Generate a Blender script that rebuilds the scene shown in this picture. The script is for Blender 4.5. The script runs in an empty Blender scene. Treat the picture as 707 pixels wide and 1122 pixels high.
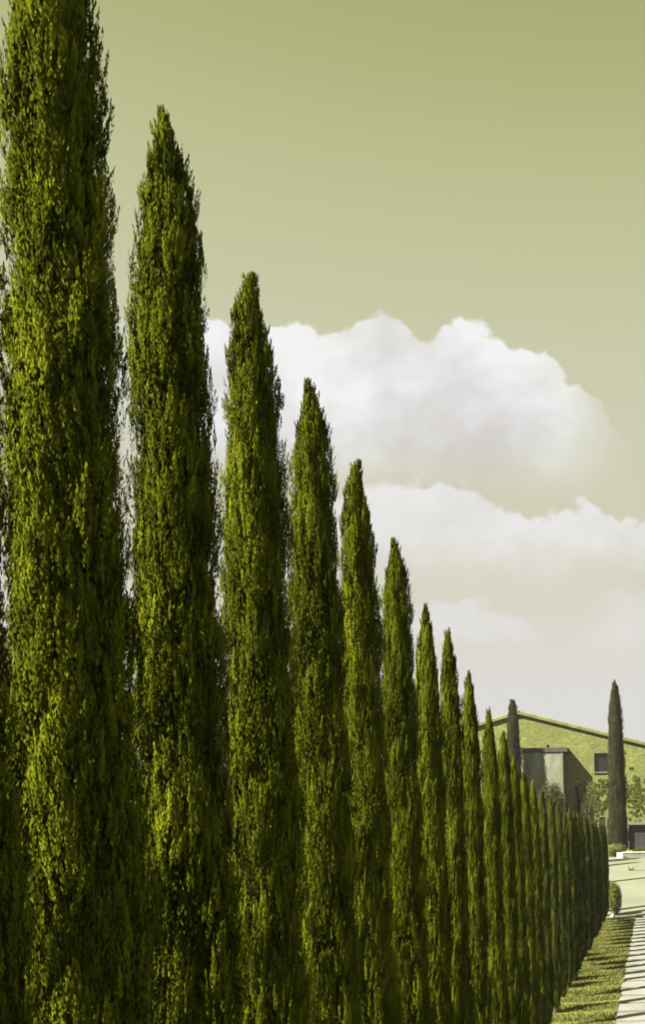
import bpy, bmesh, math, random
import numpy as np
from mathutils import Matrix, Vector

SC = bpy.context.scene
COL = SC.collection
R = math.radians

# ------------------------------------------------------------------ view set-up
F_PX, VPX, VPY, ROLL = 1100.0, 717.0, 900.0, R(1.25)
EYE = 4.8
W_PX, H_PX = 707.0, 1122.0

def unroll(px, py):
    dx, up = px - VPX, VPY - py
    return (dx*math.cos(ROLL) + up*math.sin(ROLL), -dx*math.sin(ROLL) + up*math.cos(ROLL))

def at(px, py, Y):
    """measured point of the photograph -> world point at depth Y"""
    a, b = unroll(px, py)
    return Vector((a*Y/F_PX, Y, EYE + b*Y/F_PX))

EXPO = 1.65
SUN_AZ, SUN_EL = R(55), R(46)      # sun stands behind the viewer, a little to the left

# ------------------------------------------------------------------ helpers
def tag(o, label=None, cat=None, group=None, kind=None):
    if label: o['label'] = label
    if cat: o['category'] = cat
    if group: o['group'] = group
    if kind: o['kind'] = kind
    return o

def empty(name, loc, rz=0):
    o = bpy.data.objects.new(name, None)
    COL.objects.link(o)
    o.location = loc
    o.rotation_euler = (0, 0, rz)
    o.empty_display_size = 0.3
    return o

def link(name, me, mat=None, parent=None):
    o = bpy.data.objects.new(name, me)
    COL.objects.link(o)
    if mat is not None and not me.materials:
        me.materials.append(mat)
    if parent is not None:
        o.parent = parent
    return o

def np_mesh(name, verts, faces, tint=None, smooth=False):
    """faces: (n,k) int array, all the same size; tint: one float per face"""
    me = bpy.data.meshes.new(name)
    n, k = faces.shape
    me.vertices.add(len(verts)); me.loops.add(n*k); me.polygons.add(n)
    me.vertices.foreach_set('co', verts.astype(np.float32).ravel())
    me.loops.foreach_set('vertex_index', faces.astype(np.int32).ravel())
    me.polygons.foreach_set('loop_start', np.arange(0, n*k, k, dtype=np.int32))
    me.polygons.foreach_set('loop_total', np.full(n, k, dtype=np.int32))
    if smooth:
        me.polygons.foreach_set('use_smooth', np.ones(n, dtype=bool))
    if tint is not None:
        a = me.attributes.new('tint', 'FLOAT', 'FACE')
        a.data.foreach_set('value', tint.astype(np.float32))
    me.update(); me.validate()
    return me

def bm_mesh(name, bm, bevel=0.0):
    if bevel:
        bmesh.ops.bevel(bm, geom=bm.edges[:], offset=bevel, segments=2, affect='EDGES', profile=0.6)
    bmesh.ops.recalc_face_normals(bm, faces=bm.faces[:])
    me = bpy.data.meshes.new(name)
    bm.to_mesh(me); bm.free()
    return me

def add_box(bm, x0, x1, y0, y1, z0, z1, mat=None):
    vs = [bm.verts.new(v) for v in ((x0,y0,z0),(x1,y0,z0),(x1,y1,z0),(x0,y1,z0),(x0,y0,z1),(x1,y0,z1),(x1,y1,z1),(x0,y1,z1))]
    fs = []
    for f in ((0,3,2,1),(4,5,6,7),(0,1,5,4),(1,2,6,5),(2,3,7,6),(3,0,4,7)):
        fs.append(bm.faces.new([vs[i] for i in f]))
    return vs

def box(name, x0, x1, y0, y1, z0, z1, mat, parent=None, bevel=0.0):
    bm = bmesh.new()
    add_box(bm, x0, x1, y0, y1, z0, z1)
    return link(name, bm_mesh(name, bm, bevel), mat, parent)

# ------------------------------------------------------------------ materials
def new_mat(name):
    m = bpy.data.materials.new(name)
    m.use_nodes = True
    nt = m.node_tree
    nt.nodes.clear()
    out = nt.nodes.new('ShaderNodeOutputMaterial')
    return m, nt, out

def ramp(nt, stops, fac=None):
    n = nt.nodes.new('ShaderNodeValToRGB')
    e = n.color_ramp.elements
    while len(e) > 1: e.remove(e[-1])
    e[0].position = stops[0][0]; e[0].color = (*stops[0][1], 1)
    for p, c in stops[1:]:
        x = e.new(p); x.color = (*c, 1)
    if fac is not None: nt.links.new(fac, n.inputs[0])
    return n

def math_n(nt, op, a, b=None, c=None, clamp=False):
    n = nt.nodes.new('ShaderNodeMath'); n.operation = op; n.use_clamp = clamp
    for i, v in enumerate((a, b, c)):
        if v is None: continue
        if isinstance(v, (int, float)): n.inputs[i].default_value = v
        else: nt.links.new(v, n.inputs[i])
    return n.outputs[0]

def noise_n(nt, scale, detail=3, rough=0.55, vec=None, dim='3D'):
    n = nt.nodes.new('ShaderNodeTexNoise'); n.noise_dimensions = dim
    n.inputs['Scale'].default_value = scale
    n.inputs['Detail'].default_value = detail
    n.inputs['Roughness'].default_value = rough
    if vec is not None: nt.links.new(vec, n.inputs['Vector'])
    return n.outputs['Fac']

def leaf_mat(name, stops, trans=0.25, rnd=0.12, clump=1.6):
    m, nt, out = new_mat(name)
    at_ = nt.nodes.new('ShaderNodeAttribute'); at_.attribute_name = 'tint'
    info = nt.nodes.new('ShaderNodeObjectInfo')
    geo = nt.nodes.new('ShaderNodeNewGeometry')
    ns = noise_n(nt, clump, 2, 0.5, geo.outputs['Position'])
    f = math_n(nt, 'ADD', at_.outputs['Fac'], math_n(nt, 'MULTIPLY', math_n(nt, 'SUBTRACT', ns, 0.5), 0.55))
    f = math_n(nt, 'ADD', f, math_n(nt, 'MULTIPLY', math_n(nt, 'SUBTRACT', info.outputs['Random'], 0.5), rnd), clamp=True)
    cr = ramp(nt, stops, f)
    bs = nt.nodes.new('ShaderNodeBsdfDiffuse')
    nt.links.new(cr.outputs[0], bs.inputs['Color'])
    tr = nt.nodes.new('ShaderNodeBsdfTranslucent')
    nt.links.new(cr.outputs[0], tr.inputs['Color'])
    mx = nt.nodes.new('ShaderNodeMixShader'); mx.inputs[0].default_value = trans
    nt.links.new(bs.outputs[0], mx.inputs[1]); nt.links.new(tr.outputs[0], mx.inputs[2])
    nt.links.new(mx.outputs[0], out.inputs[0])
    return m

def rough_mat(name, stops, scale=1.0, detail=6, rough=0.85, bump=0.3, bump_scale=None, stretch=(1,1,1), spec=0.25, rgh=0.6):
    m, nt, out = new_mat(name)
    tc = nt.nodes.new('ShaderNodeTexCoord')
    mp = nt.nodes.new('ShaderNodeMapping'); mp.inputs['Scale'].default_value = stretch
    nt.links.new(tc.outputs['Object'], mp.inputs[0])
    f = noise_n(nt, scale, detail, rgh, mp.outputs[0])
    cr = ramp(nt, stops, f)
    bs = nt.nodes.new('ShaderNodeBsdfPrincipled')
    bs.inputs['Roughness'].default_value = rough
    bs.inputs['Specular IOR Level'].default_value = spec
    nt.links.new(cr.outputs[0], bs.inputs['Base Color'])
    if bump:
        b = nt.nodes.new('ShaderNodeBump'); b.inputs['Strength'].default_value = bump
        b.inputs['Distance'].default_value = 0.05
        nt.links.new(noise_n(nt, bump_scale or scale*6, 5, 0.6, mp.outputs[0]), b.inputs['Height'])
        nt.links.new(b.outputs[0], bs.inputs['Normal'])
    nt.links.new(bs.outputs[0], out.inputs[0])
    return m

M = {}
M['cypress'] = leaf_mat('cypress_foliage', [(0.0,(0.022,0.028,0.003)), (0.45,(0.108,0.130,0.008)), (0.8,(0.190,0.220,0.011)), (1.0,(0.260,0.280,0.015))], trans=.03)
M['hazed_far_cypress'] = leaf_mat('hazed_far_cypress_foliage', [(0.0,(0.022,0.026,0.006)), (0.45,(0.086,0.102,0.015)), (0.8,(0.15,0.17,0.022)), (1.0,(0.205,0.22,0.03))], trans=.03)  # row greens darkened and greyed to paint in the dulling of distance haze
M['dark_cypress'] = leaf_mat('dark_cypress_foliage', [(0.0,(0.010,0.010,0.007)), (0.5,(0.022,0.022,0.014)), (1.0,(0.04,0.04,0.02))], trans=.03)
M['cypress_hazed'] = leaf_mat('hazed_grey_foliage', [(0.0,(0.034,0.035,0.016)), (0.5,(0.062,0.064,0.028)), (1.0,(0.095,0.096,0.04))], trans=0.05)  # haze greyness painted into the leaf colour, on top of the haze volume
M['shrub'] = leaf_mat('shrub_foliage', [(0.0,(0.033,0.040,0.005)), (0.5,(0.086,0.099,0.008)), (1.0,(0.158,0.172,0.013))])
M['shrub_pale'] = leaf_mat('pale_shrub_foliage', [(0.0,(0.106,0.119,0.033)), (0.5,(0.198,0.211,0.066)), (1.0,(0.297,0.304,0.119))])
M['shrub_grey'] = leaf_mat('grey_green_shrub_foliage', [(0.0,(0.035,0.04,0.014)), (0.5,(0.068,0.075,0.026)), (1.0,(0.11,0.12,0.04))])
M['ivy'] = leaf_mat('ivy_foliage', [(0.0,(0.09,0.11,0.022)), (0.5,(0.17,0.20,0.035)), (1.0,(0.28,0.31,0.06))])
M['grass_blade'] = leaf_mat('grass_blades', [(0.0,(0.11,0.115,0.03)), (0.5,(0.19,0.20,0.055)), (1.0,(0.29,0.295,0.095))], trans=0.3)
M['bark'] = rough_mat('bark', [(0.3,(0.06,0.045,0.02)), (0.7,(0.16,0.13,0.07))], 6, stretch=(1,1,0.2), bump=0.6)
M['stone'] = None

# ------------------------------------------------------------------ foliage generators
def leaf_faces(c, axis, length, width, rng, face=None):
    """c, axis (n,3); diamonds with a random turn about their axis"""
    n = len(c)
    axis = axis/np.linalg.norm(axis, axis=1, keepdims=True)
    rv = rng.normal(size=(n,3))
    if face is not None: rv = face + .30*rv      # blades lie roughly along the surface of their spray
    side = np.cross(axis, rv)
    side /= np.linalg.norm(side, axis=1, keepdims=True) + 1e-9
    L = length[:,None]; Wd = width[:,None]
    v = np.empty((n,4,3))
    v[:,0] = c - axis*L*0.5
    v[:,1] = c - axis*L*0.05 + side*Wd*0.5
    v[:,2] = c + axis*L*0.5
    v[:,3] = c - axis*L*0.05 - side*Wd*0.5
    f = np.arange(n*4).reshape(n,4)
    return v.reshape(-1,3), f

def wobble(phi, z, seed, amp=1.0):
    r = np.random.default_rng(seed)
    out = np.zeros_like(phi)
    for k, (m, lam, a) in enumerate(((2,3.1,.5),(3,1.7,.5),(5,1.1,.45),(7,.7,.35),(4,.55,.35),(9,.42,.25))):
        out += a*np.sin(m*phi + r.uniform(0,6.28) + (2*math.pi/lam)*z + 1.3*np.sin(1.1*z*(1+.2*k) + r.uniform(0,6.28)))
    return amp*out

PROF_D = [0, .06, .18, .37, .60, .90, 1.4, 2.3, 3.8, 5.5, 7.5]
PROF_R = [.06, .15, .28, .49, .64, .76, .87, .98, 1.13, 1.42, 1.60]

def cypress_radius(z, H, Rm, blunt=0.0, slow=1.0):
    d = (H - z)/slow
    r = np.interp(d + blunt, PROF_D, PROF_R)
    low = np.interp(z, [0.12, .35, .9, 1.8], [.45, .72, .93, 1.0])
    return Rm*r*low

def unit(a):
    return a/(np.linalg.norm(a, axis=1, keepdims=True) + 1e-9)

def cypress_crown(name, H, Rm, seed, n_bough, n_spray, n_leaf, leaf_len, blunt=0.0, slow=1.0):
    """upright boughs packed round the stem; each carries sprays, each spray carries scale leaves"""
    rng = np.random.default_rng(seed)
    k = Rm/.27                                       # size of this tree against the usual one
    up = np.array([0, 0, 1.])
    zs = np.linspace(.16, H-.10, 500)
    cdf = np.cumsum(cypress_radius(zs, H, Rm, blunt, slow) + .03*k); cdf /= cdf[-1]
    # --- boughs, spread evenly by height so that none leaves a bald spot
    q = (np.arange(n_bough) + rng.uniform(0, 1, n_bough))/n_bough
    bz = np.interp(q, cdf, zs)
    bphi = np.arange(n_bough)*2.39996 + rng.normal(0, .35, n_bough)
    br0 = cypress_radius(bz, H, Rm, blunt, slow)
    top = np.clip((H - bz)/(1.3*slow), .18, 1)
    bL = rng.uniform(.26, .66, n_bough)*(.30 + .70*top)*k**.8
    bR = np.minimum(rng.uniform(.058, .115, n_bough)*k*(.55 + .45*top), br0*.58)
    bd = np.where(rng.uniform(size=n_bough) < .66, rng.uniform(.78, .92, n_bough), rng.uniform(.56, .78, n_bough))
    br = np.maximum(br0*bd*(1 + .05*wobble(bphi, bz, seed+7)) - bR*.72, 0)
    er = np.stack([np.cos(bphi), np.sin(bphi), 0*bphi], 1); ep = np.stack([-np.sin(bphi), np.cos(bphi), 0*bphi], 1)
    bax = unit(up + er*rng.normal(.0, .025, n_bough)[:,None] + ep*rng.normal(0, .05, n_bough)[:,None])
    bb = er*br[:,None] + up*(bz - bL*.5)[:,None]
    bb[:,2] -= np.maximum(bb[:,2] + bL - (H - .03*k), 0)
    btint = np.clip(.46 + .15*rng.normal(size=n_bough), .05, .95)
    # --- sprays over the skin of each bough
    bi = np.repeat(np.arange(n_bough), n_spray); n = len(bi)
    s = rng.uniform(0, 1, n)**.9
    th = rng.uniform(0, 2*math.pi, n)
    dr = er[bi]*np.cos(th)[:,None] + ep[bi]*np.sin(th)[:,None]
    rad = bR[bi]*np.sin(math.pi*np.clip(.10 + .88*s, 0, 1)**.85)*rng.uniform(.50, 1.0, n)**.7
    sb = bb[bi] + bax[bi]*(s*bL[bi])[:,None] + dr*rad[:,None]
    sax = unit(bax[bi] + dr*rng.normal(.08, .07, n)[:,None] + rng.normal(0, .06, (n,3)))
    sL = rng.uniform(.08, .185, n)*(.55 + .45*top[bi])*k**.7
    sW = sL*rng.uniform(.075, .125, n)
    sb[:,2] -= np.maximum(sb[:,2] + sL - (H + .02), 0)
    stint = np.clip(btint[bi] + .11*rng.normal(size=n) + .14*(s-.5), 0, 1)
    # --- leaves
    li = np.repeat(np.arange(n), n_leaf); N = len(li)
    t = rng.uniform(0, 1, N)
    a1 = unit(np.cross(sax, rng.normal(size=(n,3)))); a2 = np.cross(sax, a1)
    w = rng.uniform(0, 2*math.pi, N)
    off = (a1[li]*np.cos(w)[:,None] + a2[li]*np.sin(w)[:,None])*(rng.uniform(0, 1, N)**.6*sW[li]*np.sin(math.pi*np.clip(.12+.84*t, 0, 1)**.8))[:,None]
    c = sb[li] + sax[li]*(t*sL[li])[:,None] + off
    offn = off/(sW[li][:,None] + 1e-6)
    la = sax[li] + offn*.26 + rng.normal(0, .11, (N,3))
    ll = leaf_len*rng.uniform(.65, 1.4, N); lw = ll*rng.uniform(.23, .36, N)
    fc = offn*.6 + dr[li]*.55 + er[bi[li]]*.5 + up*.12
    v, f = leaf_faces(c, la, ll, lw, rng, fc)
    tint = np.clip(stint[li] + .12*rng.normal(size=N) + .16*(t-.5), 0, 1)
    # --- opaque core and inner leaves, added to stop light leaking, darker as painted inner shade
    nz, na = int(H*30/k**.5), 56
    Z, A = np.meshgrid(np.linspace(.2, H-.25*k, nz), np.linspace(0, 2*math.pi, na, endpoint=False), indexing='ij')
    rc = cypress_radius(Z, H, Rm, blunt, slow)*.48*(1 + .10*wobble(A, Z, seed+7) + .13*np.clip(rng.normal(size=Z.shape), -1.5, 1.2))
    rc[-1] *= .2; rc[0] *= .3
    cv = np.stack([rc*np.cos(A), rc*np.sin(A), Z], 2).reshape(-1,3)
    i, j = np.meshgrid(np.arange(nz-1), np.arange(na), indexing='ij'); j2 = (j+1) % na
    cf = np.stack([i*na+j, i*na+j2, (i+1)*na+j2, (i+1)*na+j], 2).reshape(-1,4)
    ni = int(n_bough*260)
    zi = np.interp(rng.uniform(size=ni), cdf, zs); pi_ = rng.uniform(0, 2*math.pi, ni)
    ri = cypress_radius(zi, H, Rm, blunt, slow)*rng.uniform(.44, .76, ni)
    ei = np.stack([np.cos(pi_), np.sin(pi_), np.zeros(ni)], 1)
    lj = leaf_len*rng.uniform(1.1, 1.8, ni)
    vi, fi = leaf_faces(ei*ri[:,None] + up*zi[:,None], up + ei*.15 + rng.normal(0,.2,(ni,3)), lj, lj*.30, rng, ei)
    verts = np.concatenate([cv, vi, v]); faces = np.concatenate([cf, fi+len(cv), f+len(cv)+len(vi)])
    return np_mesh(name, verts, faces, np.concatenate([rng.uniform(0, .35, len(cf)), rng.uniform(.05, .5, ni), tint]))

def blob_leaves(name, centers, radii, n, leaf_len, seed, up=.35, widths=(.4,.7)):
    """leafy shrub: leaves through the shells of several unequal lobes"""
    rng = np.random.default_rng(seed)
    cs, ax, tn, fcs = [], [], [], []
    tot = sum(r[0]*r[1]+r[2]*r[0] for r in radii)
    for c, r in zip(centers, radii):
        k = int(n*(r[0]*r[1]+r[2]*r[0])/tot)
        d = rng.normal(size=(k,3)); d /= np.linalg.norm(d, axis=1, keepdims=True)
        az = np.arctan2(d[:,1], d[:,0])
        bump = 1 + .10*np.sin(5*az+9*d[:,2]+seed) + .08*np.sin(9*az-14*d[:,2]+2*seed)
        rad = rng.uniform(.45, 1.0, k)**.45*bump
        cs.append(np.array(c) + d*np.array(r)*rad[:,None])
        ax.append(d*.5 + np.array([0,0,up]) + rng.normal(0,.6,(k,3))); fcs.append(d*1.2 + np.array([0,-.2,.3]))
        tn.append(np.clip(.5 + .9*(bump-1) + .18*rng.normal(size=k) + .15*(rng.uniform(size=k) > .85), 0, 1))
    c = np.concatenate(cs); a = np.concatenate(ax); t = np.concatenate(tn)
    ll = leaf_len*rng.uniform(.6, 1.4, len(c))
    v, f = leaf_faces(c, a, ll, ll*rng.uniform(*widths, len(c)), rng, np.concatenate(fcs))
    return np_mesh(name, v, f, t)

def trunk_mesh(name, H, r0, r1, limbs=0, seed=0):
    rng = random.Random(seed)
    bm = bmesh.new()
    def tube(pts, rads, n=9):
        prev = None
        for p, r in zip(pts, rads):
            ring = [bm.verts.new((p[0]+r*math.cos(2*math.pi*i/n)*(1+.08*math.sin(3*i)), p[1]+r*math.sin(2*math.pi*i/n), p[2])) for i in range(n)]
            if prev:
                for i in range(n): bm.faces.new((prev[i], prev[(i+1)%n], ring[(i+1)%n], ring[i]))
            else: bm.faces.new(ring[::-1])
            prev = ring
        bm.faces.new(prev)
    k = 9
    pts = [(.02*math.sin(i*1.7+seed), .02*math.cos(i*1.3+seed), -.1 + (H+.1)*i/(k-1)) for i in range(k)]
    tube(pts, [r0*1.35 if i == 0 else r0+(r1-r0)*i/(k-1) for i in range(k)])
    for q in range(limbs):
        z = .5 + (H-1.5)*q/max(limbs,1); a = rng.uniform(0, 6.28)
        tube([(r1*math.cos(a)*t*6, r1*math.sin(a)*t*6, z+.7*t**.7) for t in (0,.4,1)], [.03,.02,.008], 5)
    return bm_mesh(name, bm)

# crown variants shared by the row (built at their real size, scaled a little per tree)
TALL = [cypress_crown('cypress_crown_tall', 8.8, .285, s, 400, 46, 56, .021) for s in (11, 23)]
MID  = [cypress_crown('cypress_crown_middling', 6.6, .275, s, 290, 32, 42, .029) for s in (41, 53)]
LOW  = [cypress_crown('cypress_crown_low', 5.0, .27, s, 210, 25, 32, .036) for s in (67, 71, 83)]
TR = {8.8: trunk_mesh('cypress_trunk_tall', 7.9, .09, .02, 10, 3), 6.6: trunk_mesh('cypress_trunk_middling', 5.8, .08, .02, 8, 5), 5.0: trunk_mesh('cypress_trunk_low', 4.3, .07, .02, 6, 6)}
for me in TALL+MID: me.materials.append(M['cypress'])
for me in LOW: me.materials.append(M['hazed_far_cypress'])
for me in TR.values(): me.materials.append(M['bark'])

def cypress(x, y, z0, H, width, label, group, rz, pick, name='cypress_tree'):
    fam, base, r_ = (TALL, 8.8, .285) if H > 7.6 else (MID, 6.6, .275) if H > 5.7 else (LOW, 5.0, .27)
    t = empty(name, (x, y, z0), rz)
    t.scale = (width/r_, width/r_, H/base)
    tag(t, label, 'tree', group)
    link('crown', fam[pick % len(fam)], None, t)
    link('trunk', TR[base], None, t)
    return t

# ------------------------------------------------------------------ the cypress row
ROW_X = -2.6
tips = [(56,-115),(181,120),(273,300),(340,418),(390,505),(433,591),(467,663),(491,690),(514,736),(536,776),(552,801),
        (563,828),(574,846),(584,855),(594,864),(604,870),(612,882),(619,890)]
labels = {
 0: 'tallest, widest cypress of the row, its tip cut off by the top of the photo',
 1: 'second tallest cypress of the row, just after the one whose top is cut off',
 2: 'cypress whose tip rises just over the upper edge of the big white cloud',
 3: 'cypress with its tip against the middle of the big white cloud',
 4: 'cypress with its tip in the gap between the two cloud banks',
 5: 'cypress with its tip inside the lower, hazier bank of cloud',
 6: 'cypress directly after the one ending in the lower cloud bank, tip in pale haze',
 7: 'cypress close behind its taller neighbour, third before the farmhouse gable starts',
 8: 'thin-looking cypress, second to last of the row with its tip high above the farmhouse roof',
 9: 'last cypress of the row whose tip clears the farmhouse roofline, beside its left end',
 10: 'first cypress of the row to end below the farmhouse roofline',
 11: 'small cypress of the row in front of the narrow grey cypress, second below the roofline',
 12: 'small cypress of the row with its tip at the left edge of the annex wall',
 13: 'small cypress of the row, tip against the shaded half of the annex wall',
 14: 'small cypress of the row, tip before the left side of the bush below the annex',
 15: 'small cypress of the row, tip before the middle of the bush below the annex',
 16: 'small cypress of the row, tip before the right side of the bush below the annex',
 17: 'first small cypress of the row past the annex, left of the thin dark young cypress',
}
GROUP = 'cypresses planted in a straight row beside the path'
rnd = random.Random(5)
lastY = 0
widths = [.298,.272,.258,.248,.236,.228,.220,.212,.205,.20]
for i, (px, py) in enumerate(tips):
    a, b = unroll(px, py)
    Y = ROW_X*F_PX/a
    H = EYE + b*Y/F_PX
    w = widths[i] if i < len(widths) else .20
    cypress(ROW_X, Y, 0, H, w, labels[i], GROUP, rnd.uniform(0, 6.28), i)
    lastY = Y
# the one just entering at the lower edge of the frame
cypress(ROW_X-.02, 3.58, 0, 9.1, .30, 'cypress showing only as a narrow dark sliver down the left border', GROUP, 2.1, 2)
Y = lastY; k = 0
while Y < 51.5:
    Y += 1.18 + .30*rnd.random()
    H = np.interp(Y, [32, 40, 46, 52], [5.15, 4.95, 4.78, 4.70]) + rnd.uniform(-.14, .10)
    cypress(ROW_X + rnd.uniform(-.05,.05), Y, 0, float(H), .255,
            'end cypress of the row, its straight edge against the pale drive' if Y >= 51.5 else
            'low cypress merged with its neighbours in the dense far end of the row', GROUP, rnd.uniform(0, 6.28), k)
    k += 1

# ------------------------------------------------------------------ ground, path, drive
def ground_z(y):
    return np.interp(y, [-1e4, 51, 80, 1e4], [0, 0, 2.45, 2.45])

m, nt, out = new_mat('grass_ground')
tc = nt.nodes.new('ShaderNodeTexCoord')
f = noise_n(nt, .9, 8, .65, tc.outputs['Object'])
cr = ramp(nt, [(.3,(0.112,0.119,0.020)), (.5,(0.172,0.182,0.030)), (.7,(0.238,0.244,0.053))], f)
bs = nt.nodes.new('ShaderNodeBsdfPrincipled'); bs.inputs['Roughness'].default_value = .95
bs.inputs['Specular IOR Level'].default_value = .1
nt.links.new(cr.outputs[0], bs.inputs['Base Color'])
bp = nt.nodes.new('ShaderNodeBump'); bp.inputs['Strength'].default_value = .8
nt.links.new(noise_n(nt, 14, 6, .7, tc.outputs['Object']), bp.inputs['Height']); nt.links.new(bp.outputs[0], bs.inputs['Normal'])
nt.links.new(bs.outputs[0], out.inputs[0])
M['lawn'] = m

M['path'] = rough_mat('pale_paving', [(.3,(0.176,0.176,0.149)), (.5,(0.222,0.222,0.194)), (.7,(0.261,0.261,0.234))], 1.4, 8, .9, .25, 30)
M['joint'] = rough_mat('path_bed_gravel', [(.3,(0.106,0.102,0.073)), (.7,(0.198,0.191,0.145))], 9, 6, .95, .6, 40)
M['drive'] = rough_mat('pale_gravel_drive', [(.25,(0.145,0.155,0.103)), (.5,(0.179,0.189,0.131)), (.75,(0.206,0.213,0.158))], .35, 9, .95, .3, 20)
M['kerb'] = rough_mat('white_limestone', [(.3,(0.506,0.506,0.469)), (.7,(0.681,0.681,0.644))], 3, 6, .8, .2)

bm = bmesh.new()
ys = [-580, -60, -20, 0, 20, 40, 51, 55, 60, 66, 73, 80, 90, 120, 200, 580]
xs = [-580, -300, -60, -20, -8, 0, 8, 20, 60, 300, 580]
grid = [[bm.verts.new((x, y, float(ground_z(y)))) for x in xs] for y in ys]
for i in range(len(ys)-1):
    for j in range(len(xs)-1):
        bm.faces.new((grid[i][j], grid[i][j+1], grid[i+1][j+1], grid[i+1][j]))
tag(link('ground', bm_mesh('ground', bm), M['lawn']), kind='structure')

PX0, PX1 = -1.02, .95
bm = bmesh.new()
rr = random.Random(9)
yy = 1.0
slabs = []
while yy < 49.6:
    ln = rr.uniform(.92, 1.18)
    top = .035 + rr.uniform(-.006, .006)
    slabs.append((yy, ln, top))
    add_box(bm, PX0 + rr.uniform(-.03,.03), PX1 + rr.uniform(-.03,.03), yy, min(yy+ln, 49.7), -.03, top)
    yy += ln + rr.uniform(.12, .26)
tag(link('path', bm_mesh('path', bm, .008), M['path']), kind='structure')
bm = bmesh.new()
add_box(bm, PX0-.05, PX1+.05, .8, 49.8, -.05, .006)
tag(link('path_bed', bm_mesh('path_bed', bm), M['joint']), kind='structure')

# drive climbing to the house, with a stone edging where the path meets it
bm = bmesh.new()
dy = [50.25, 51, 55, 60, 66, 73, 77.4]
rows = [[bm.verts.new((x, y, float(ground_z(y))+.012)) for x in (-3.1 if y < 70 else -3.6, -1, 2, 6, 14)] for y in dy]
for i in range(len(dy)-1):
    for j in range(4): bm.faces.new((rows[i][j], rows[i][j+1], rows[i+1][j+1], rows[i+1][j]))
tag(link('drive', bm_mesh('drive', bm), M['drive']), kind='structure')
M['edging'] = rough_mat('grey_stone_edging', [(.3,(.16,.155,.15)), (.7,(.28,.27,.26))], 4)
tag(box('drive_kerb', -1.15, 14, 49.9, 50.2, -.1, .12, M['edging'], None, .012), kind='structure')

# grass blades on the verge between row and path
rng = np.random.default_rng(4)
n = 90000
gy = 17 + (50-17)*rng.uniform(size=n)**1.0
gx = rng.uniform(-2.75, PX0-.01, n) + .04*np.sin(gy*3)
band = .5 + .5*np.sin(gy*2*math.pi/1.17 + .8*np.sin(gx*2.1) + 1.5*np.sin(gy*.37))
keep = rng.uniform(size=n) < .35 + .65*band
gx, gy, band = gx[keep], gy[keep], band[keep]
hh = (.035 + .06*band)*rng.uniform(.6, 1.4, len(gx))
c = np.stack([gx, gy, hh*.42], 1)
v, f = leaf_faces(c, np.stack([rng.normal(0,.35,len(gx)), rng.normal(0,.35,len(gx)), np.ones(len(gx))], 1), hh*1.1, hh*.35, rng)
g = link('grass', np_mesh('grass', v, f, np.clip(.30 + .34*band + .16*rng.normal(size=len(gx)), 0, 1)), M['grass_blade'])
tag(g, 'short mown grass verge with darker bands between row and path', kind='stuff')

# ------------------------------------------------------------------ farmhouse on the rise
HY = 84.0
def hz(px, py, Y=HY): return at(px, py, Y)

m, nt, out = new_mat('rubble_stone_wall')
tc = nt.nodes.new('ShaderNodeTexCoord')
mp = nt.nodes.new('ShaderNodeMapping'); mp.inputs['Scale'].default_value = (3.0, 3.0, 5.5)
nt.links.new(tc.outputs['Object'], mp.inputs[0])
vo = nt.nodes.new('ShaderNodeTexVoronoi'); vo.feature = 'F1'; vo.inputs['Scale'].default_value = 1.0
nt.links.new(mp.outputs[0], vo.inputs['Vector'])
ve = nt.nodes.new('ShaderNodeTexVoronoi'); ve.feature = 'DISTANCE_TO_EDGE'; ve.inputs['Scale'].default_value = 1.0
nt.links.new(mp.outputs[0], ve.inputs['Vector'])
sep = nt.nodes.new('ShaderNodeSeparateColor'); nt.links.new(vo.outputs['Color'], sep.inputs[0])
big = noise_n(nt, .28, 6, .6, tc.outputs['Object'])
f = math_n(nt, 'ADD', math_n(nt, 'MULTIPLY', sep.outputs[0], .22), math_n(nt, 'MULTIPLY', big, .90))
cr = ramp(nt, [(.30,(.11,.125,.038)), (.5,(.165,.18,.055)), (.64,(.21,.228,.066)), (.80,(.31,.325,.10))], f)
mo = nt.nodes.new('ShaderNodeMixRGB'); mo.inputs[1].default_value = (.16,.175,.06,1)
nt.links.new(math_n(nt, 'MULTIPLY', ve.outputs['Distance'], 12, clamp=True), mo.inputs[0]); nt.links.new(cr.outputs[0], mo.inputs[2])
bs = nt.nodes.new('ShaderNodeBsdfPrincipled'); bs.inputs['Roughness'].default_value = .9; bs.inputs['Specular IOR Level'].default_value = .15
nt.links.new(mo.outputs[0], bs.inputs['Base Color'])
bp = nt.nodes.new('ShaderNodeBump'); bp.inputs['Strength'].default_value = .35; bp.inputs['Distance'].default_value = .04
nt.links.new(math_n(nt, 'MULTIPLY', ve.outputs['Distance'], 4, clamp=True), bp.inputs['Height']); nt.links.new(bp.outputs[0], bs.inputs['Normal'])
nt.links.new(bs.outputs[0], out.inputs[0])
M['stone'] = m
M['tile'] = rough_mat('clay_roof_tiles', [(.3,(.13,.14,.045)), (.5,(.19,.20,.07)), (.7,(.25,.26,.10))], 2.5, 6, .9, .4)
M['plaster'] = rough_mat('weathered_plaster', [(.3,(0.134,0.143,0.088)), (.5,(0.214,0.222,0.158)), (.7,(0.286,0.293,0.222))], 1.3, 9, .9, .15, stretch=(1,1,.35))
M['dark_slab'] = rough_mat('dark_roof_slab', [(.3,(0.050,0.050,0.033)), (.7,(0.092,0.092,0.066))], 3)
M['glass'] = rough_mat('dark_window_glass', [(.3,(.006,.006,.007)), (.7,(.012,.012,.013))], 1, rough=.35, bump=0, spec=.5)
M['frame'] = rough_mat('dark_painted_frame', [(.3,(0.026,0.026,0.020)), (.7,(0.040,0.040,0.033))], 4)
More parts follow.
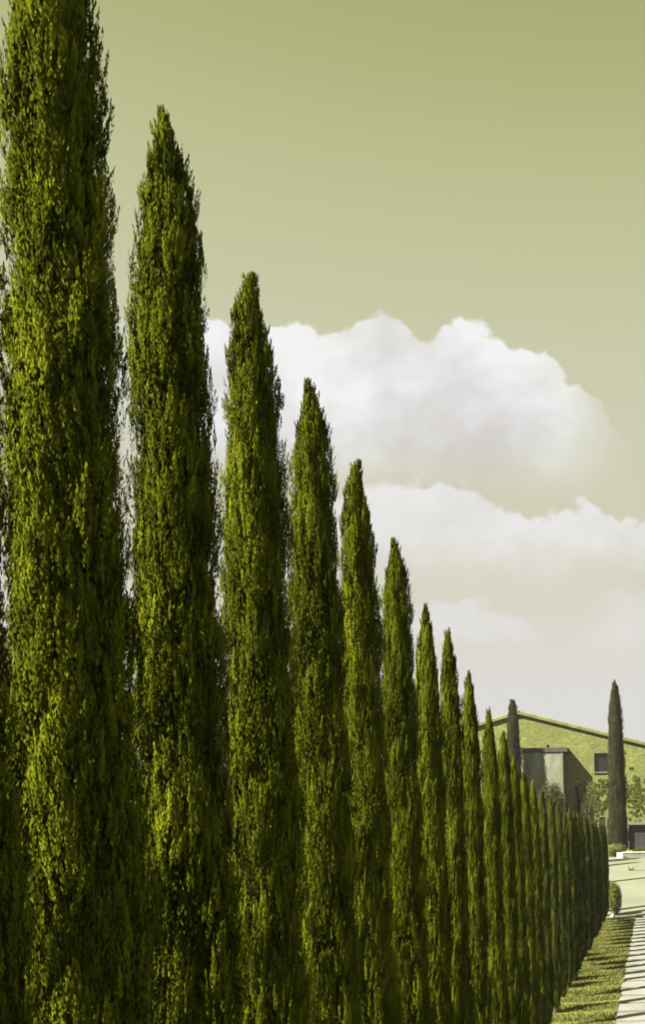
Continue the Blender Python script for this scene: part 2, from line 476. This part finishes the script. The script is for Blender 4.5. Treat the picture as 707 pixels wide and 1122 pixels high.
M['door'] = rough_mat('charcoal_garage_door', [(.3,(.035,.034,.034)), (.7,(.055,.053,.053))], 2, rough=.6)
M['lintel'] = rough_mat('pale_grey_stone', [(.3,(0.145,0.145,0.106)), (.7,(0.218,0.218,0.165))], 3)

GZ = 2.45
peak = hz(569, 783); rt = hz(740, 825); lf = hz(470, 812)
# door opening measured on the photo
d0 = hz(689.5, 904); d1 = hz(728, 931)
wn0 = hz(652, 846); wn1 = hz(668.5, 825)

house = empty('farmhouse', (0, HY, GZ))
tag(house, 'stone farmhouse with a long low gable roof behind the end of the row', 'house')
def hl(v): return (v.x, v.z-GZ)
px_, pz_ = hl(peak); rx_, rz_ = hl(rt); lx_, lz_ = hl(lf)
DEEP = 11.0
WT = .45
# front wall as a grid of boxes around the openings, cut to the gable line
def roof_h(x):
    return np.interp(x, [lx_, px_, rx_], [lz_, pz_, rz_])
def wall_prism(bm, x0, x1, z0, z1=None, y0=0.0, y1=WT):
    """one vertical slab of wall between x0 and x1, topped by z1 or by the gable"""
    if z1 is None:
        pts = [(x0, z0), (x1, z0), (x1, float(roof_h(x1)))]
        if x0 < px_ < x1: pts.append((px_, pz_))
        pts.append((x0, float(roof_h(x0))))
    else: pts = [(x0, z0), (x1, z0), (x1, z1), (x0, z1)]
    a = [bm.verts.new((p[0], y0, p[1])) for p in pts]; b = [bm.verts.new((p[0], y1, p[1])) for p in pts]
    bm.faces.new(a); bm.faces.new(b[::-1])
    for i in range(len(pts)):
        j = (i+1) % len(pts)
        bm.faces.new((a[j], a[i], b[i], b[j]))
wx0, wz0 = hl(wn0); wx1, wz1 = hl(wn1)
dx0, dz1 = hl(d0); dx1 = hl(d1)[0]
bm = bmesh.new()
wall_prism(bm, lx_, wx0, -.3)
wall_prism(bm, wx0, wx1, -.3, wz0)
wall_prism(bm, wx0, wx1, wz1)
wall_prism(bm, wx1, dx0, -.3)
wall_prism(bm, dx0, dx1, dz1)
wall_prism(bm, dx1, rx_, -.3)
wall_prism(bm, lx_, rx_, -.3, None, DEEP-WT, DEEP)
add_box(bm, lx_, lx_+WT, WT, DEEP-WT, -.3, lz_-.02)
add_box(bm, rx_-WT, rx_, WT, DEEP-WT, -.3, rz_-.02)
link('wall', bm_mesh('wall', bm), M['stone'], house)
# roof: two slopes overhanging the gable
bm = bmesh.new()
OV, TH = .2, .17
def slope(x0, z0, x1, z1):
    p = [(x0, z0), (x1, z1), (x1, z1+TH), (x0, z0+TH)]
    a = [bm.verts.new((q[0], -OV, q[1])) for q in p]; b = [bm.verts.new((q[0], DEEP+OV, q[1])) for q in p]
    bm.faces.new(a); bm.faces.new(b[::-1])
    for i in range(4):
        j = (i+1) % 4; bm.faces.new((a[j], a[i], b[i], b[j]))
s_r = (rz_-pz_)/(rx_-px_); s_l = (lz_-pz_)/(lx_-px_)
slope(px_+.001, pz_+.02, rx_+.6, rz_+.02+s_r*.6)
slope(px_-.001, pz_+.02, lx_-.6, lz_+.02-s_l*.6)
roof = link('roof', bm_mesh('roof', bm), M['tile'], house)
# courses of half-round tiles along both gable edges and the ridge
bm = bmesh.new()
def half_tube(p0, p1, r, n=8):
    a = Vector(p0); b = Vector(p1); d = (b-a).normalized(); s = d.cross(Vector((0,0,1)))
    if s.length < .1: s = Vector((1,0,0))
    s.normalize(); u = s.cross(d).normalized()
    if u.z < 0: u = -u
    ra = [bm.verts.new(a + s*r*math.cos(math.pi*i/n) + u*r*math.sin(math.pi*i/n)) for i in range(n+1)]
    rb = [bm.verts.new(b + s*r*.86*math.cos(math.pi*i/n) + u*r*.86*math.sin(math.pi*i/n)) for i in range(n+1)]
    for i in range(n): bm.faces.new((ra[i], ra[i+1], rb[i+1], rb[i]))
    bm.faces.new(ra[::-1]); bm.faces.new(rb)
for (x1, z1) in ((rx_+.6, rz_+s_r*.6), (lx_-.6, lz_-s_l*.6)):
    L = math.hypot(x1-px_, z1-pz_); n = int(L/.42)
    for q in range(n):
        t0, t1 = (q+1)/n, (q-.08)/n
        half_tube((px_+(x1-px_)*t0, -OV+.12, pz_+(z1-pz_)*t0+TH+.022), (px_+(x1-px_)*t1, -OV+.12, pz_+(z1-pz_)*t1+TH+.05), .11)
for q in range(26):
    half_tube((px_, -OV+q*.45, pz_+TH+.06), (px_, -OV+q*.45+.5, pz_+TH+.08), .13)
link('verge_tiles', bm_mesh('verge_tiles', bm), M['tile'], house)
# upper window, set deep in the wall
wf = bmesh.new()
fw = .07
add_box(wf, wx0+.003, wx1-.003, .20, .27, wz0+.003, wz0+fw); add_box(wf, wx0+.003, wx1-.003, .20, .27, wz1-fw, wz1-.003)
add_box(wf, wx0+.003, wx0+fw, .20, .27, wz0+fw+.002, wz1-fw-.002); add_box(wf, wx1-fw, wx1-.003, .20, .27, wz0+fw+.002, wz1-fw-.002)
add_box(wf, (wx0+wx1)/2-.03, (wx0+wx1)/2+.03, .205, .265, wz0+fw+.002, wz1-fw-.002)
win = link('window', bm_mesh('window', wf), M['frame'], house)
box('pane', wx0+fw, wx1-fw, .23, .24, wz0+fw, wz1-fw, M['glass'], win)
box('sill', wx0-.1, wx1+.1, -.10, .19, wz0-.09, wz0-.003, M['lintel'], win, .01)
# garage opening with lintel, jamb and boarded door
bm = bmesh.new()
for q in range(9):
    w_ = (dx1-dx0-.02)/9
    add_box(bm, dx0+.01+q*w_+.006, dx0+.01+(q+1)*w_-.006, .30, .36, -.05, dz1-.02)
door = link('garage_door', bm_mesh('garage_door', bm), M['door'], house)
box('lintel', dx0-.25, dx1+.25, -.06, .25, dz1+.002, dz1+.30, M['lintel'], house, .015)
box('jamb', dx0-.16, dx0-.002, -.04, .2, -.1, dz1-.003, M['lintel'], house, .01)
# ivy over the lower right of the wall and in loose patches higher up
rng = np.random.default_rng(77)
cs, rs = [], []
for (a, b, s) in ((700,862,1.0),(697,880,.9),(705,888,.8),(693,870,.7),(656,868,.9),(648,868,.75),(640,872,.7),(659,882,.8),(650,884,.6),(664,860,.55)):
    q = hz(a, b)
    for e in range(44):
        k = rng.uniform(.25,.75); cs.append((q.x + rng.normal(0,.95*s), -.03, q.z-GZ + rng.normal(0,.6*s))); rs.append((.30*s*k, .06, .24*s*k*rng.uniform(.6,1.5)))
ivy = link('ivy', blob_leaves('ivy', cs, rs, 15000, .10, 31, up=-.3), M['ivy'], house)

# flat-roofed annex standing forward of the gable
AY = HY - 1.3
an0 = at(578, 862, AY); an1 = at(615.5, 824, AY)
slab0 = at(574, 824, AY-.3); slab1 = at(622, 819.5, AY-.3)
annex = empty('annex', (0, AY, GZ))
tag(annex, 'small pale plastered annex with a dark flat slab roof against the farmhouse', 'outbuilding')
bm = bmesh.new()
add_box(bm, at(562,850,AY).x, an1.x, 0, 1.27, -.3, an1.z-GZ)
link('wall', bm_mesh('annex_wall', bm, .02), M['plaster'], annex)
sx0 = at(560,824,AY-.3).x
box('roof', sx0, slab1.x, -.08, 1.28, an1.z-GZ+.003, slab1.z-GZ+.08, M['dark_slab'], annex, .02)
box('corner_post', an1.x+.003, an1.x+.13, -.03, .12, -.3, an1.z-GZ-.002, M['lintel'], annex, .01)
v0 = at(600, 815, AY); 
bm = bmesh.new()
bmesh.ops.create_cone(bm, cap_ends=True, segments=14, radius1=.11, radius2=.10, depth=.3)
vent = link('vent_pipe', bm_mesh('vent_pipe', bm), M['dark_slab'], annex)
vent.location = (v0.x, .6, slab1.z-GZ+.23)

# ------------------------------------------------------------------ free-standing trees and shrubs by the house
def lone_cypress(px_top, py_top, py_base, Y, half_w_px, seed, label, blunt=0.0, mat=None, n=2600, name='cypress_tree', group=None, slow=1.0):
    top = at(px_top, py_top, Y)
    z0 = float(ground_z(Y))
    H = top.z - z0
    rad = half_w_px*Y/F_PX
    me = cypress_crown(name+'_crown', H, rad, seed, n, 30, 26, .085, blunt, slow)
    me.materials.append(mat or M['cypress_hazed'])
    t = empty(name, (top.x, Y, z0), 0)
    tag(t, label, 'tree', group)
    link('crown', me, None, t)
    link('trunk', trunk_mesh(name+'_trunk', H*.9, .16, .03, 8, seed), M['bark'], t)
    return t

lone_cypress(674, 745, 925, 77.5, 11.5, 101, slow=2.6, label='tall slender dark cypress standing alone before the farmhouse, beside its upper window', n=210)
lone_cypress(562, 766, 850, 81.6, 11.5, 113, slow=3.2, label='narrow grey-green cypress rising over the farmhouse ridge, behind the row', blunt=.12, n=170)
lone_cypress(632, 861, 907, 70.0, 5.0, 127, 'thin dark young cypress below the window, between annex and ivy', n=160, mat=M['dark_cypress'])
lone_cypress(620, 864, 905, 72.0, 3.2, 131, 'very thin young cypress close to the right corner of the annex', n=120)

def shrub(name, label, px, py0, py1, half_w_px, Y, seed, mat, n=5000, leaf=.09, cat='shrub', lobes=6, z0=None, group=None):
    b = at(px, py1, Y)
    g = float(ground_z(Y)) if z0 is None else z0
    top = at(px, py0, Y).z - g
    w = half_w_px*Y/F_PX
    rg = random.Random(seed)
    cs = [(0, 0, top*.5)]; rs = [(w*.8, w*.8, top*.5)]
    for q in range(lobes):
        a = q*2*math.pi/lobes + rg.uniform(-.4,.4)
        k = rg.uniform(.35,.6)
        cs.append((w*.5*math.cos(a), w*.5*math.sin(a), top*rg.uniform(.38,.68))); rs.append((w*k, w*k, top*k*.75))
    t = empty(name, (b.x, Y, g))
    tag(t, label, cat, group)
    link('foliage', blob_leaves(name, cs, rs, n, leaf, seed), mat, t)
    bm = bmesh.new()
    for q in range(5):
        a = q*1.257 + .3
        p0 = Vector((.04*math.cos(a), .04*math.sin(a), -.05)); p1 = Vector((w*.45*math.cos(a), w*.45*math.sin(a), top*.7))
        s_ = Vector((-math.sin(a), math.cos(a), 0))*.018; u_ = Vector((math.cos(a), math.sin(a), 0))*.018
        A = [bm.verts.new(p0+d) for d in (s_, u_, -s_, -u_)]; B = [bm.verts.new(p1+d*.5) for d in (s_, u_, -s_, -u_)]
        for i in range(4): bm.faces.new((A[i], A[(i+1)%4], B[(i+1)%4], B[i]))
    link('stem', bm_mesh(name+'_stem', bm), M['bark'], t)
    return t

shrub('shrub', 'round dark shrub with a sunlit yellow-green top at the end of the row', 674.5, 965, 1004, 9, 51.3, 3, M['ivy'], 7000, .06, lobes=9)
shrub('shrub', 'pale yellow-green bush at the foot of the tall lone cypress', 675, 924, 937, 12, 76.8, 5, M['shrub_pale'], 5000, .08)
shrub('shrub', 'low deep green bush in front of the dark garage door', 703, 928, 937, 10, 77.4, 8, M['shrub'], 4000, .08)
shrub('shrub', 'small yellow-green bush behind the far end of the row, left of the thin cypress', 622, 896, 906, 6, 69, 12, M['ivy'], 2500, .08)
shrub('shrub', 'grey-green bush right of the thin dark young cypress', 645, 872, 908, 9, 73, 15, M['cypress_hazed'], 6000, .09)

shrub('shrub', 'olive green bush hiding the foot of the pale annex wall', 602, 858, 900, 19, 78.5, 19, M['shrub_grey'], 34000, .12, lobes=8)


# dark post at the end of the row
gp = at(660.5, 895, 63.0)
bm = bmesh.new()
gz = float(ground_z(63.0))
add_box(bm, -.17, .17, -.17, .17, -.2, gp.z-gz-.1)
post = link('gate_post', bm_mesh('gate_post', bm, .015), M['frame']); post.location = (gp.x, 63.0, gz)
tag(post, 'dark square gate post showing above the far end of the row', 'post')
box('cap', -.21, .21, -.21, .21, gp.z-gz-.097, gp.z-gz, M['frame'], post, .02)

# low white wall along the top of the drive, with a pier
ww = empty('low_wall', (0, 76.2, float(ground_z(76.2))))
tag(ww, 'low whitewashed edging wall along the top of the pale drive', 'wall')
lw0 = at(682, 940, 76.2); 
box('coping', lw0.x, 14, -.16, .16, .32, .40, M['kerb'], ww, .012)
box('wall', lw0.x+.02, 14, -.12, .12, -.2, .318, M['plaster'], ww)
pb = at(680, 941, 75.7)
bm = bmesh.new(); add_box(bm, -.24, .24, -.2, .2, -.05, .42)
blk = link('stone_block', bm_mesh('stone_block', bm, .03), M['kerb']); blk.location = (pb.x, 75.7, float(ground_z(75.7)))
tag(blk, 'bright white stone block at the end of the low edging wall', 'stone block')

# small things on the drive
def rock(name, px, py, Y, r, seed, mat, label, cat='stone'):
    bm = bmesh.new(); bmesh.ops.create_icosphere(bm, subdivisions=3, radius=r)
    rg = random.Random(seed); ph = [rg.uniform(0,6) for _ in range(3)]
    for v in bm.verts:
        k = 1 + .16*math.sin(5*v.co.x/r+ph[0]) + .12*math.sin(6*v.co.y/r+ph[1]) + .08*math.sin(11*v.co.z/r+ph[2])
        v.co *= k; v.co.z *= .68
    p = at(px, py, Y)
    o = link(name, bm_mesh(name, bm), mat); o.location = (p.x, Y, float(ground_z(Y)) + r*.4)
    return tag(o, label, cat)
rock('stone', 672, 1004, 50.7, .13, 1, M['kerb'], 'small pale stone at the foot of the round dark shrub')
Yd = 68.5
pd = at(691.5, 956, Yd)
bm = bmesh.new()
rg = random.Random(3)
def twig(p0, p1, r0, r1):
    a = Vector(p0); b = Vector(p1); d = (b-a).normalized(); s = d.orthogonal().normalized(); u = d.cross(s)
    A = [bm.verts.new(a+(s*math.cos(k*1.2566)+u*math.sin(k*1.2566))*r0) for k in range(5)]
    B = [bm.verts.new(b+(s*math.cos(k*1.2566)+u*math.sin(k*1.2566))*r1) for k in range(5)]
    for i in range(5): bm.faces.new((A[i], A[(i+1)%5], B[(i+1)%5], B[i]))
for q in range(22):
    a = rg.uniform(0, 6.28); l = rg.uniform(.12, .34)
    twig((rg.uniform(-.1,.1), rg.uniform(-.1,.1), .02), (l*math.cos(a), l*math.sin(a), rg.uniform(.05,.3)), .018, .006)
twig((.05,0,.03), (1.0,-.55,.03), .02, .012)
tw = link('fallen_twig', bm_mesh('fallen_twig', bm), M['bark']); tw.location = (pd.x, Yd, float(ground_z(Yd))+.01)
tag(tw, 'small dark fallen twig lying alone on the pale drive', 'twig')

# ------------------------------------------------------------------ thin summer air
m, nt, out = new_mat('thin_air')
pv = nt.nodes.new('ShaderNodeVolumePrincipled')
pv.inputs['Color'].default_value = (.93, .92, .86, 1)
pv.inputs['Density'].default_value = .00026
nt.links.new(pv.outputs[0], out.inputs['Volume'])
hz_ = box('haze', -600, 600, -600, 600, -1.2, 16.5, m)
tag(hz_, kind='stuff')

# ------------------------------------------------------------------ sky, sun, camera
w = bpy.data.worlds.new('World'); SC.world = w
w.use_nodes = True
nt = w.node_tree; nt.nodes.clear()
wo = nt.nodes.new('ShaderNodeOutputWorld'); bg = nt.nodes.new('ShaderNodeBackground')
sky = nt.nodes.new('ShaderNodeTexSky'); sky.sky_type = 'NISHITA'; sky.sun_disc = False
sun_dir = Vector((-math.sin(SUN_AZ)*math.cos(SUN_EL), -math.cos(SUN_AZ)*math.cos(SUN_EL), math.sin(SUN_EL)))   # towards the sun
sky.sun_elevation = SUN_EL
sky.sun_rotation = math.atan2(sun_dir.x, sun_dir.y) % (2*math.pi)
sky.dust_density = 3.0
tc = nt.nodes.new('ShaderNodeTexCoord')
sx = nt.nodes.new('ShaderNodeSeparateXYZ'); nt.links.new(tc.outputs['Generated'], sx.inputs[0])
X, Yn, Z = sx.outputs
ysafe = math_n(nt, 'MAXIMUM', Yn, .15)
U = math_n(nt, 'DIVIDE', X, ysafe); V = math_n(nt, 'DIVIDE', Z, ysafe)
front = math_n(nt, 'MULTIPLY', math_n(nt, 'SUBTRACT', Yn, .15), 6, clamp=True)
elev = math_n(nt, 'ARCSINE', Z)
def s2l(c): return tuple(((v/255+.055)/1.055)**2.4 if v > 10 else v/255/12.92 for v in c)
# clear-air colour by elevation (greenish haze low down, olive higher)
E = lambda py: max(math.atan((900-py)/1100), 0)/(math.pi/2)
sr = ramp(nt, [(0, s2l((221,219,214))), (E(760), s2l((221,219,215))), (E(690), s2l((219,217,206))), (E(600), s2l((211,209,184))), (E(500), s2l((208,208,182))), (E(400), s2l((204,206,174))),
               (E(300), s2l((198,200,160))), (E(200), s2l((190,193,146))), (E(100), s2l((180,183,131))), (E(0), s2l((171,174,118))), (.7, s2l((150,156,92))), (1, s2l((140,148,86)))],
          math_n(nt, 'DIVIDE', math_n(nt, 'MAXIMUM', elev, 0), math.pi/2))
bw = nt.nodes.new('ShaderNodeRGBToBW'); nt.links.new(sky.outputs[0], bw.inputs[0])
lum = math_n(nt, 'MULTIPLY', bw.outputs[0], 1.0)
# how the physical sky brightens and dims from place to place, kept gentle
mod = nt.nodes.new('ShaderNodeMapRange'); mod.inputs[1].default_value = 0; mod.inputs[2].default_value = 14
mod.inputs[3].default_value = .96; mod.inputs[4].default_value = 1.06
nt.links.new(lum, mod.inputs[0])

cv = nt.nodes.new('ShaderNodeCombineXYZ'); nt.links.new(U, cv.inputs[0]); nt.links.new(V, cv.inputs[1])
n_big = noise_n(nt, 17, 8, .6, cv.outputs[0])
wv = nt.nodes.new('ShaderNodeVectorMath'); wv.operation = 'MULTIPLY_ADD'
nz = nt.nodes.new('ShaderNodeTexNoise'); nz.inputs['Scale'].default_value = 24; nz.inputs['Detail'].default_value = 4
nt.links.new(cv.outputs[0], nz.inputs['Vector'])
nt.links.new(nz.outputs['Color'], wv.inputs[0]); wv.inputs[1].default_value = (.03,.03,0); nt.links.new(cv.outputs[0], wv.inputs[2])
def puff(scale):
    v_ = nt.nodes.new('ShaderNodeTexVoronoi'); v_.feature = 'SMOOTH_F1'; v_.inputs['Scale'].default_value = scale
    v_.inputs['Smoothness'].default_value = .25
    nt.links.new(wv.outputs[0], v_.inputs['Vector']); return v_.outputs['Distance']
p1, p2 = puff(26), puff(62)
puffs = math_n(nt, 'ADD', math_n(nt, 'MULTIPLY', math_n(nt, 'SUBTRACT', .42, p1), .020), math_n(nt, 'MULTIPLY', math_n(nt, 'SUBTRACT', .42, p2), .013))
n_fine = noise_n(nt, 60, 6, .62, cv.outputs[0])
n_soft = noise_n(nt, 6.5, 5, .5, cv.outputs[0])
bump = math_n(nt, 'ADD', puffs, math_n(nt, 'ADD', math_n(nt, 'MULTIPLY', math_n(nt, 'SUBTRACT', n_big, .5), .024), math_n(nt, 'MULTIPLY', math_n(nt, 'SUBTRACT', n_fine, .5), .016)))
stv = nt.nodes.new('ShaderNodeVectorMath'); stv.operation = 'MULTIPLY'; stv.inputs[1].default_value = (9, 26, 1)
nt.links.new(cv.outputs[0], stv.inputs[0])
n_str = noise_n(nt, 1.0, 5, .55, stv.outputs[0])
def uv(px, py):
    a, b = unroll(px, py); return a/F_PX, b/F_PX
def curve(pts):
    """height of a cloud's upper outline over U, as a float curve node"""
    q = [uv(*p) for p in pts]
    u0, u1 = q[0][0], q[-1][0]
    t = math_n(nt, 'DIVIDE', math_n(nt, 'SUBTRACT', U, u0), u1-u0, clamp=True)
    fc = nt.nodes.new('ShaderNodeFloatCurve')
    c = fc.mapping.curves[0]
    c.points[0].location = (0, q[0][1]); c.points[1].location = (1, q[-1][1])
    for a, b in q[1:-1]: c.points.new((a-u0)/(u1-u0), b)
    fc.mapping.update()
    nt.links.new(t, fc.inputs['Value'])
    return fc.outputs[0]
def sstep(x, lo, hi):
    n = nt.nodes.new('ShaderNodeMapRange'); n.interpolation_type = 'SMOOTHSTEP'
    n.inputs[1].default_value = lo; n.inputs[2].default_value = hi
    nt.links.new(x, n.inputs[0]); return n.outputs[0]
def cloud(pts, py_fade0, py_fade1, px_l, px_r, soft=.010, edge=.03, alpha=1.0):
    top = curve(pts)
    under = math_n(nt, 'SUBTRACT', math_n(nt, 'ADD', top, bump), V)
    a = sstep(under, 0, soft)
    fb0 = (900-py_fade0)/F_PX; fb1 = (900-py_fade1)/F_PX
    b = sstep(math_n(nt, 'ADD', V, math_n(nt, 'MULTIPLY', bump, .8)), fb1, fb0)
    r = sstep(math_n(nt, 'SUBTRACT', uv(px_r, 500)[0], math_n(nt, 'ADD', U, bump)), 0, edge)
    l = sstep(math_n(nt, 'SUBTRACT', math_n(nt, 'ADD', U, bump), uv(px_l, 500)[0]), 0, edge)
    k = math_n(nt, 'MULTIPLY', math_n(nt, 'MULTIPLY', a, b), math_n(nt, 'MULTIPLY', r, l))
    thin = math_n(nt, 'ADD', .62, math_n(nt, 'MULTIPLY', n_str, .75), clamp=True)      # thinner and thicker streaks
    k = math_n(nt, 'MULTIPLY', k, thin)
    return math_n(nt, 'MULTIPLY', math_n(nt, 'MULTIPLY', k, alpha), front), under
c1, u1 = cloud([(60,345),(135,340),(230,346),(300,345),(370,352),(405,340),(430,338),(455,355),(475,360),(500,347),(520,348),(550,360),(590,380),(620,405),(648,430),(668,455),(690,480)], 455, 560, 90, 705, .008, .11)
c2, u2 = cloud([(330,545),(380,528),(430,518),(470,521),(520,530),(560,550),(590,560),(620,553),(650,549),(690,560),(720,562),(780,540),(860,560)], 575, 660, 320, 900, .009, .05, .88)
c3, u3 = cloud([(430,680),(460,658),(500,650),(540,656),(570,672),(600,690)], 680, 712, 420, 610, .014, .05, .55)
c4, u4 = cloud([(600,665),(640,652),(680,640),(720,635),(800,660)], 690, 740, 600, 900, .03, .08, .5)
c1 = math_n(nt, 'MULTIPLY', c1, 1.0)
def shade(u, hi, lo):
    """bright billowing tops, greyer bellies"""
    t = math_n(nt, 'ADD', math_n(nt, 'MULTIPLY', u, 4.2), math_n(nt, 'MULTIPLY', math_n(nt, 'SUBTRACT', n_soft, .5), 2.8))
    t = math_n(nt, 'ADD', t, math_n(nt, 'MULTIPLY', math_n(nt, 'SUBTRACT', n_big, .5), 1.1))
    t = math_n(nt, 'SUBTRACT', t, math_n(nt, 'MULTIPLY', puffs, 16))
    return ramp(nt, [(0, s2l(hi)), (.5, s2l(tuple((a+b)/2 for a, b in zip(hi, lo)))), (1, s2l(lo))], t).outputs[0]
def mix(f, a, b):
    n = nt.nodes.new('ShaderNodeMixRGB'); nt.links.new(f, n.inputs[0]); nt.links.new(a, n.inputs[1]); nt.links.new(b, n.inputs[2]); return n.outputs[0]
col = sr.outputs[0]
col = mix(c4, col, shade(u4, (232,230,230), (222,220,216)))
col = mix(c3, col, shade(u3, (234,232,233), (224,222,219)))
col = mix(c2, col, shade(u2, (240,238,240), (216,214,209)))
col = mix(c1, col, shade(u1, (247,246,246), (214,211,210)))
fin = nt.nodes.new('ShaderNodeVectorMath'); fin.operation = 'SCALE'
nt.links.new(col, fin.inputs[0])
nt.links.new(math_n(nt, 'MULTIPLY', mod.outputs[0], 10.0/2**EXPO), fin.inputs['Scale'])
nt.links.new(fin.outputs[0], bg.inputs[0])
bg.inputs[1].default_value = .1
nt.links.new(bg.outputs[0], wo.inputs[0])

sl = bpy.data.lights.new('sun', 'SUN'); sl.energy = 5.0; sl.angle = R(.6); sl.color = (1, .95, .82)
so = bpy.data.objects.new('sun', sl); COL.objects.link(so)
so.rotation_euler = sun_dir.to_track_quat('Z', 'Y').to_euler()

cam = bpy.data.cameras.new('camera'); co = bpy.data.objects.new('camera', cam); COL.objects.link(co)
cam.sensor_width = 36; cam.sensor_fit = 'AUTO'; cam.lens = F_PX/H_PX*36
cam.shift_x = (W_PX/2 - VPX)/H_PX; cam.shift_y = (VPY - H_PX/2)/H_PX
cam.clip_start = .05; cam.clip_end = 6000
co.matrix_world = Matrix.Translation((0, 0, EYE)) @ Matrix.Rotation(R(90), 4, 'X') @ Matrix.Rotation(-ROLL, 4, 'Z')
SC.camera = co

SC.view_settings.view_transform = 'Standard'; SC.view_settings.look = 'None'
SC.view_settings.exposure = EXPO; SC.view_settings.gamma = 1; SC.view_settings.use_curve_mapping = False
SC.render.engine = 'CYCLES'
SC.cycles.use_denoising = True
SC.cycles.max_bounces = 6; SC.cycles.diffuse_bounces = 0; SC.cycles.transmission_bounces = 4
SC.cycles.pixel_filter_type = 'BLACKMAN_HARRIS'; SC.cycles.filter_width = 1.8
